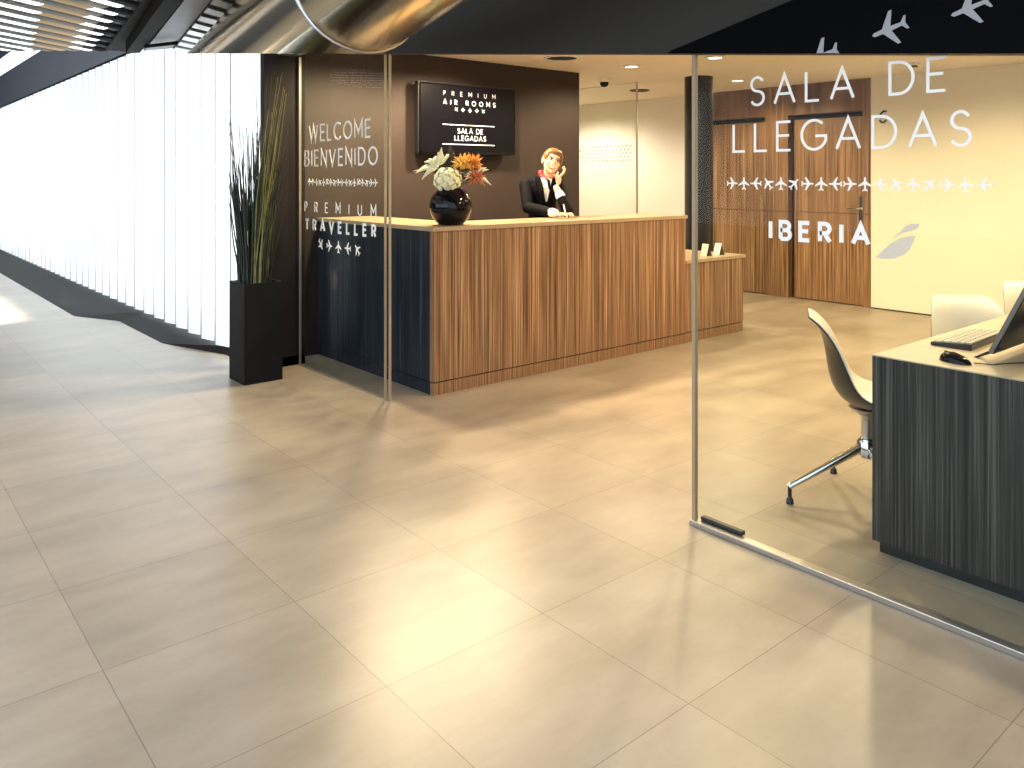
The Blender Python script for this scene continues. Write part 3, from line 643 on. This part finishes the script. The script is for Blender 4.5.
burst('chrysanthemum', 'rust red spiky flower low on the right of the bouquet', P3(.175, -.02, .325), .075, 'petalr', 40, (.6, 1.15), .010, up=-.1)
def spray(name, label, root, tips, mt, wid):
    t = thing(name, label, 'flower', root, 0, FG); b = MB(); root = Vector(root)
    for tp in tips:
        tp = Vector(tp); m_ = root+(tp-root)*.55+Vector((0, 0, .018)); b.tube([root, root+(tp-root)*.2, m_, tp], [wid*.4, wid*.8, wid, wid*.1], 6)
    b.build('petals', mt, t, smooth=True); b = MB(); stem(b, root); b.build('stem', 'stem', t); return t
spray('lily', 'white lily reaching out to the left of the bouquet', P3(-.10, 0, .40), [P3(-.245, -.01, .36), P3(-.225, .02, .385), P3(-.185, .02, .44), P3(-.155, 0, .46), P3(-.20, -.03, .315), P3(-.12, .02, .47), P3(-.07, -.02, .44)], 'petalw', .016)
spray('lily', 'tall white lily spike on top of the bouquet', P3(-.075, .01, .42), [P3(-.065, .01, .54), P3(-.09, .0, .51), P3(-.115, 0, .48), P3(-.05, .02, .49), P3(.02, .02, .50)], 'petalw', .014)
spray('lily', 'white pointed lily at the right edge of the bouquet', P3(.16, .0, .34), [P3(.285, -.01, .275), P3(.265, .0, .385), P3(.25, .02, .40), P3(.22, -.02, .31), P3(.11, -.04, .35), P3(.10, -.05, .31)], 'petalw', .014)
spray('foliage_leaf', 'dark broad leaves between the flowers', P3(.0, .03, .36), [P3(-.01, .03, .56), P3(.015, .03, .53), P3(-.03, .04, .50), P3(.06, .0, .33), P3(-.27, .02, .37), P3(.13, .05, .30)], 'darkleaf', .026)

# ================================================================== OVERHEAD: louvre raft, beam, duct
SD = Vector((.828, .560, 0)); PD = Vector((-.560, .828, 0)); LZ = 2.60
def rp(s, p, z): return SD*s+PD*p+Vector((0, 0, z))
raft = thing('louvre_ceiling', 'louvred metal ceiling raft at the upper left', 'ceiling panel', rp(5, 5, LZ))
send = lambda p: 4.43+.890*(p-3.818)
smax = lambda p: (7.36-.2756*p)/.961
def seg(s0, s1, p0, w, z0, mt, name):
    s1 = min(s1, smax(p0)); 
    if s1 <= s0+.02: return
    n = 8; prof = [(-.5*w, 0), (-.3*w, .02), (0, .028), (.3*w, .02), (.5*w, 0), (.5*w, .006), (-.5*w, .006)]
    prof = [(-.5*w, .02), (-.32*w, .004), (0, 0), (.32*w, .004), (.5*w, .02), (.5*w, .026), (-.5*w, .026)]
    MB().prism([(p0+u, v) for u, v in prof], s0, s1, lambda u, v, w_: rp(w_, u, z0+v)).build(name, mt, raft)
p = 3.0
while p < 7.4:
    e = send(p); a0 = e-.64; a1 = e-.25
    seg(.6, a0, p, .125, LZ, 'slatdark', 'slat'); seg(a0, a1, p, .125, LZ, 'slatwarm', 'slat'); seg(a1, e+.30, p, .125, LZ, 'darkmet', 'slat')  # middle segments: warm lamp reflection painted into the slat colour
    q0 = p+.119
    seg(.6, a0, q0, .113, LZ+.004, 'glow', 'glow_strip'); seg(a0, a1, q0, .113, LZ+.004, 'bronze', 'filler_strip'); seg(a1, e-.02, q0, .100, LZ+.004, 'glow', 'glow_strip')  # glowing strips added in the gaps, standing in for daylight above
    p += .238
def slab(name, mt, pts, z0, z1, parent=None):
    return MB().add([Vector((x, y, z0)) for x, y in pts]+[Vector((x, y, z1)) for x, y in pts], [(3, 2, 1, 0), (4, 5, 6, 7), (0, 1, 5, 4), (1, 2, 6, 5), (2, 3, 7, 6), (3, 0, 4, 7)]).build(name, mt, parent)
def sp(s_, p_): v = rp(s_, p_, 0); return (v.x, v.y)
slab('dark_border', 'darkmet', [sp(5.95, 5.50), sp(6.13, 5.40), sp(3.62, 2.75), sp(3.55, 2.83)], LZ-.004, LZ+.05, raft)
tag(slab('ceiling_beam', 'darkmet', [sp(5.636, 4.999), sp(5.669, 4.886), sp(3.30, 2.40), sp(3.27, 2.50)], 2.50, 2.78), 'dark brown steel beam right of the louvred ceiling', 'beam')

# round metal duct, flat cut end towards the entrance
E0 = FW*5.0+RT*(5.0*(271-512)/806)+Vector((0, 0, EYE+5.0*124/806))
ax = (RT*.7246+Vector((0, 0, .1917))-FW).normalized()
u_ = ax.orthogonal().normalized(); w_ = ax.cross(u_); RD = .355
nrm = Vector((0, 0, 1))-FW*(124/806)       # cut plane, sloping gently
nn = 40; v0 = []; v1 = []; rings = []
for k in range(nn):
    o = (u_*math.cos(2*math.pi*k/nn)+w_*math.sin(2*math.pi*k/nn))*RD; p = E0+o
    t_ = -(nrm.dot(p-Vector((0, 0, EYE))))/nrm.dot(ax); v0.append(p+ax*t_); v1.append(E0+ax*6.5+o)
dt = thing('air_duct', 'large round metal air duct above the glass entrance', 'duct', E0)
MB().add(v0+v1, [(k, (k+1) % nn, nn+(k+1) % nn, nn+k) for k in range(nn)]+[tuple(range(nn)), tuple(range(2*nn-1, nn-1, -1))]).build('pipe', 'duct', dt, smooth=True)
smin = max(-(nrm.dot(E0+(u_*math.cos(a)+w_*math.sin(a))*RD-Vector((0, 0, EYE))))/nrm.dot(ax) for a in [i*.1 for i in range(63)])
for s in (smin+.03, smin+1.4, smin+2.8):
    pts = [E0+ax*s+(u_*math.cos(2*math.pi*k/nn)+w_*math.sin(2*math.pi*k/nn))*(RD+.002) for k in range(nn)]
    MB().tube(pts, .007, 6, closed=True).build('seam_ring', 'steel', dt, smooth=True)
# grey soffit panel and slotted vent between beam and duct
tag(slab('soffit_panel', 'panelgrey', [sp(5.672, 4.845), sp(5.62, 4.50), sp(3.60, 2.45), sp(3.50, 2.585)], 2.515, 2.55), 'flat grey soffit panel between beam and duct', 'ceiling panel')
vt = thing('slot_vent', 'slotted metal vent along the left side of the round duct', 'vent', (2.1, 6.2, 2.50))
slab('backing', 'gap', [sp(5.60, 4.50), sp(5.84, 4.49), sp(3.78, 2.40), sp(3.50, 2.42)], 2.503, 2.514, vt)
for i in range(11):
    k = i/10*.96+.01; a = Vector((5.60-2.1*k, 4.50-2.08*k, 0)); b_ = Vector((5.84-2.1*k, 4.49-2.09*k, 0)); t2 = Vector((-.115, -.114, 0))
    slab('slot_blade', 'silver', [sp(*a.xy), sp(*b_.xy), sp(*(b_+t2).xy), sp(*(a+t2).xy)], 2.492, 2.502, vt)
tb = MB(); d0 = rp(5.30, 4.52, 2.48); d1 = rp(5.22, 4.16, 2.48)
tb.tube([d0, d1], .014, 8)
tag(tb.build('ceiling_pipe', 'darkmet', smooth=True), 'dark pipe crossing below the grey soffit panel', 'pipe')
# ================================================================== RECEPTIONIST
PO = FW*6.95+RT*.27                      # standing point behind the counter; local x = image right, y = away, z = up
def L3(x, y, z): return PO+RT*x+FW*y+Vector((0, 0, z))
class Blob:
    """tapered capsules and ellipsoids fused by a voxel remesh into one continuous surface"""
    def __init__(s): s.mb = MB()
    def cap(s, pts, rads, n=14, sq=(1, 1)):
        pts = [L3(*p) for p in pts]
        P, Q = [], []
        for i in range(len(pts)-1):
            for k in range(6): t = k/6; P.append(pts[i].lerp(pts[i+1], t)); Q.append(rads[i]*(1-t)+rads[i+1]*t)
        P.append(pts[-1]); Q.append(rads[-1])
        s.mb.tube(P, Q, n); s.mb.ell(P[0], (Q[0],)*3, 12, 8); s.mb.ell(P[-1], (Q[-1],)*3, 12, 8)
        for i in range(1, len(pts)-1): s.mb.ell(pts[i], (rads[i],)*3, 12, 8)
        return s
    def ell(s, c, r, q=None):
        B = Matrix((RT, FW, Vector((0, 0, 1)))).transposed()
        s.mb.ell(L3(*c), r, 18, 12, B @ q if q else B); return s
    def done(s, name, mt, parent, vox=.006, smooth=3):
        o = s.mb.build(name, mt, parent)
        m = o.modifiers.new('r', 'REMESH'); m.mode = 'VOXEL'; m.voxel_size = vox; m.use_smooth_shade = True
        if smooth: k = o.modifiers.new('s', 'SMOOTH'); k.factor = .5; k.iterations = smooth
        dg_ = bpy.context.evaluated_depsgraph_get(); me = bpy.data.meshes.new_from_object(o.evaluated_get(dg_)); o.modifiers.clear(); o.data = me
        if not me.materials: me.materials.append(M[mt])
        for p in me.polygons: p.use_smooth = True
        return o
pe = thing('person', 'woman in a dark jacket and red scarf on the phone, leaning on the counter', 'person', (PO.x, PO.y, 0))
HQ = Matrix.Rotation(R(16), 3, 'Y') @ Matrix.Rotation(R(8), 3, 'Z') @ Matrix.Rotation(R(-4), 3, 'X')
HC = Vector((.070, -.075, 1.582))        # head centre
def hp(x, y, z): v = HC+HQ @ Vector((x, y, z)); return (v.x, v.y, v.z)
b = Blob()
# head: cranium, jaw, cheeks, chin, nose, ears, brow, neck
b.ell(hp(0, .015, .030), (.074, .092, .085), HQ); b.ell(hp(0, -.025, -.030), (.066, .062, .076), HQ); b.ell(hp(0, -.055, -.082), (.024, .024, .021), HQ)
b.ell(hp(-.036, -.060, -.020), (.027, .022, .028), HQ); b.ell(hp(.036, -.060, -.020), (.027, .022, .028), HQ)
b.cap([hp(0, -.082, .022), hp(0, -.098, -.018)], [.0065, .0105], 10); b.ell(hp(-.009, -.090, -.022), (.007, .008, .006), HQ); b.ell(hp(.009, -.090, -.022), (.007, .008, .006), HQ)
for s in (-1, 1):
    b.ell(hp(s*.030, -.072, .032), (.024, .010, .007), HQ)
    b.ell(hp(s*.077, .012, -.005), (.008, .020, .032), HQ)
b.cap([hp(0, .02, -.06), (.045, .01, 1.40)], [.048, .055])
# torso, hips, legs
b.cap([(.0, .03, 1.385), (-.005, .08, 1.20), (-.01, .16, 1.03), (-.01, .20, .92)], [.115, .112, .115, .135])
b.cap([(-.12, .01, 1.395), (.0, .03, 1.405), (.12, .02, 1.39)], [.045, .070, .045])
for s in (-1, 1): b.cap([(s*.085, .20, .88), (s*.09, .21, .48), (s*.09, .24, .09)], [.095, .062, .040]); b.cap([(s*.09, .24, .045), (s*.095, .11, .03)], [.040, .028])
# her right arm: across to the counter; her left arm: elbow on the counter, hand raised
RA = [(-.150, .0, 1.385), (-.135, -.12, 1.195), (.085, -.42, 1.158)]
LA = [(.150, .0, 1.375), (.190, -.30, 1.168), (.100, -.235, 1.365)]
b.cap(RA, [.052, .043, .027]); b.cap(LA, [.052, .043, .027])
# right hand resting on the worktop holding a pen: palm, four bent fingers, thumb
W0 = Vector(RA[2])
b.ell((.127, -.455, 1.150), (.042, .034, .018), Matrix.Rotation(R(-35), 3, 'Z'))
for i in range(4):
    q = Vector((.147+.016*i-.012, -.487+.016*i, 1.156)); ln = (.9, 1.05, 1.0, .8)[3-i]
    b.cap([tuple(q), (q.x+.030*ln, q.y-.020*ln, 1.160), (q.x+.046*ln, q.y-.022*ln, 1.142), (q.x+.040*ln, q.y-.016*ln, 1.131)], [.0095, .0088, .008, .0072], 8)
b.cap([(.113, -.482, 1.150), (.133, -.512, 1.156), (.163, -.518, 1.150)], [.0105, .0095, .008], 8)
# left hand round the phone beside her cheek
b.ell((.118, -.225, 1.430), (.024, .036, .042))
for i in range(4):
    z0 = 1.452-.0*i; q = Vector((.128+.004*i, -.255+.021*i, 1.462))
    L_ = (.95, 1.06, 1.0, .8)[i]
    b.cap([tuple(q), (q.x+.028*L_, q.y-.004, q.z+.030*L_), (q.x+.038*L_, q.y-.002, q.z+.055*L_), (q.x+.028*L_, q.y, q.z+.074*L_)], [.0095, .0088, .008, .0072], 8)
b.cap([(.104, -.245, 1.425), (.098, -.262, 1.458), (.112, -.262, 1.492)], [.0105, .0095, .008], 8)
body = b.done('body', 'skin', pe, .0045, 2)
# clothing
j = Blob()
j.cap([(.0, .03, 1.375), (-.005, .075, 1.22), (-.01, .15, 1.04), (-.01, .19, .90)], [.128, .120, .124, .155])
j.cap([(-.140, .01, 1.398), (.0, .035, 1.405), (.135, .02, 1.393)], [.060, .082, .060])
j.cap([RA[0], RA[1], tuple(Vector(RA[1]).lerp(Vector(RA[2]), .86))], [.060, .052, .040]); j.cap([LA[0], LA[1], tuple(Vector(LA[1]).lerp(Vector(LA[2]), .62))], [.060, .052, .041])
jk = j.done('jacket', 'jacket', pe, .008, 2)
k = Blob(); k.cap([(-.01, .19, .93), (-.01, .21, .52)], [.175, .185]); k.done('skirt', 'jacket', pe, .012, 2)
for A, t0, t1, rr_ in ((RA, .84, .97, .036), (LA, .60, .74, .038)):
    p, q = Vector(A[1]).lerp(Vector(A[2]), t0), Vector(A[1]).lerp(Vector(A[2]), t1)
    Blob().cap([tuple(p), tuple(q)], [rr_+.004, rr_]).done('shirt_cuff', 'shirt', pe, .005, 1)
# shirt front in the jacket opening, lapels, scarf
def sheet(pts, th, name, mt):
    n = len(pts); o = Vector((0, 0, 0)); a = [L3(*p) for p in pts]; c = [p-FW*th for p in a]
    return MB().add(a+c, [tuple(range(n)), tuple(range(2*n-1, n-1, -1))]+[(i, (i+1) % n, n+(i+1) % n, n+i) for i in range(n)]).build(name, mt, pe)
sheet([(-.035, -.092, 1.452), (.075, -.092, 1.440), (.052, -.113, 1.36), (.028, -.108, 1.245), (.015, -.108, 1.245), (-.012, -.115, 1.37)], .016, 'shirt_front', 'shirt')
sheet([(.024, -.118, 1.43), (.050, -.118, 1.43), (.058, -.128, 1.36), (.048, -.130, 1.34), (.038, -.128, 1.36)], .008, 'neck_bow', 'jacket')
sheet([(-.075, -.085, 1.455), (-.030, -.094, 1.455), (-.006, -.120, 1.37), (.014, -.112, 1.24), (-.035, -.116, 1.32), (-.070, -.112, 1.385)], .020, 'lapel', 'jacket')
sheet([(.105, -.080, 1.44), (.072, -.094, 1.445), (.056, -.120, 1.36), (.030, -.112, 1.24), (.075, -.112, 1.32), (.105, -.108, 1.385)], .020, 'lapel', 'jacket')
s = Blob(); pts = []
for i in range(13):
    a = R(-20+ (220)*i/12); pts.append((.050-.072*math.cos(a+R(70)), -.005-.070*math.sin(a-R(0)), 1.452+.018*math.cos(a)))
s.cap([(-.022, -.02, 1.482), (-.015, -.072, 1.462), (.020, -.098, 1.432), (.065, -.092, 1.432), (.11, -.05, 1.448), (.10, .03, 1.46), (.03, .06, 1.48), (-.015, .035, 1.49), (-.022, -.02, 1.482)], [.024, .022, .017, .016, .018, .02, .022, .023, .024])
s.ell((-.024, -.060, 1.485), (.024, .024, .032))
s.done('neck_scarf', 'red', pe, .005, 2)
# hair: swept back cap and low bun
h = Blob(); h.ell(hp(0, .028, .040), (.083, .096, .086), HQ); h.ell(hp(0, .105, -.015), (.045, .040, .042), HQ)
h.ell(hp(-.068, .045, .015), (.018, .045, .045), HQ); h.ell(hp(.072, .03, .0), (.020, .052, .058), HQ); h.ell(hp(.0, -.016, .078), (.074, .060, .038), HQ); h.ell(hp(-.058, -.010, .045), (.026, .045, .045), HQ); h.ell(hp(.060, -.010, .040), (.026, .048, .050), HQ)
h.done('hair', 'hair', pe, .005, 2)
def feat(name, mt, els):
    m = MB(); B = Matrix((RT, FW, Vector((0, 0, 1)))).transposed()
    for c, r_, an in els: m.ell(L3(*hp(*c)), r_, 10, 6, B @ HQ @ Matrix.Rotation(R(an), 3, 'Y'))
    return m.build(name, mt, pe, smooth=True)
for s in (-1, 1):
    feat('eye', 'eye', [((s*.030, -.0815, .012), (.0135, .007, .0075), 0)]); feat('iris', 'iris', [((s*.030, -.0865, .012), (.0075, .005, .0075), 0)])
    feat('eyebrow', 'hair', [((s*.031, -.0865, .033), (.020, .005, .0042), -s*6)]); feat('eyelid', 'iris', [((s*.030, -.0855, .0195), (.016, .005, .003), -s*4)])
feat('mouth', 'lips', [((0, -.084, -.057), (.027, .010, .0095), 0), ((-.022, -.081, -.053), (.010, .007, .005), 25), ((.022, -.081, -.053), (.010, .007, .005), -25)]); feat('teeth', 'eye', [((0, -.0915, -.056), (.020, .005, .0045), 0)])
qp = Matrix.Translation(L3(.150, -.150, 1.520)) @ Matrix((RT, FW, Vector((0, 0, 1)))).transposed().to_4x4() @ Matrix.Rotation(R(18), 4, 'Y') @ Matrix.Rotation(R(20), 4, 'X')
tag(MB().box(-.010, .010, -.024, .024, -.085, .085, qp).build('telephone_handset', 'black', bevel=.006), 'dark phone held to the ear of the woman', 'phone')
tag(MB().tube([L3(.165, -.545, 1.126), L3(.155, -.50, 1.175), L3(.145, -.46, 1.232)], [.002, .005, .005], 8).build('pen', 'white'), 'white pen held in the hand of the woman over the counter', 'pen')
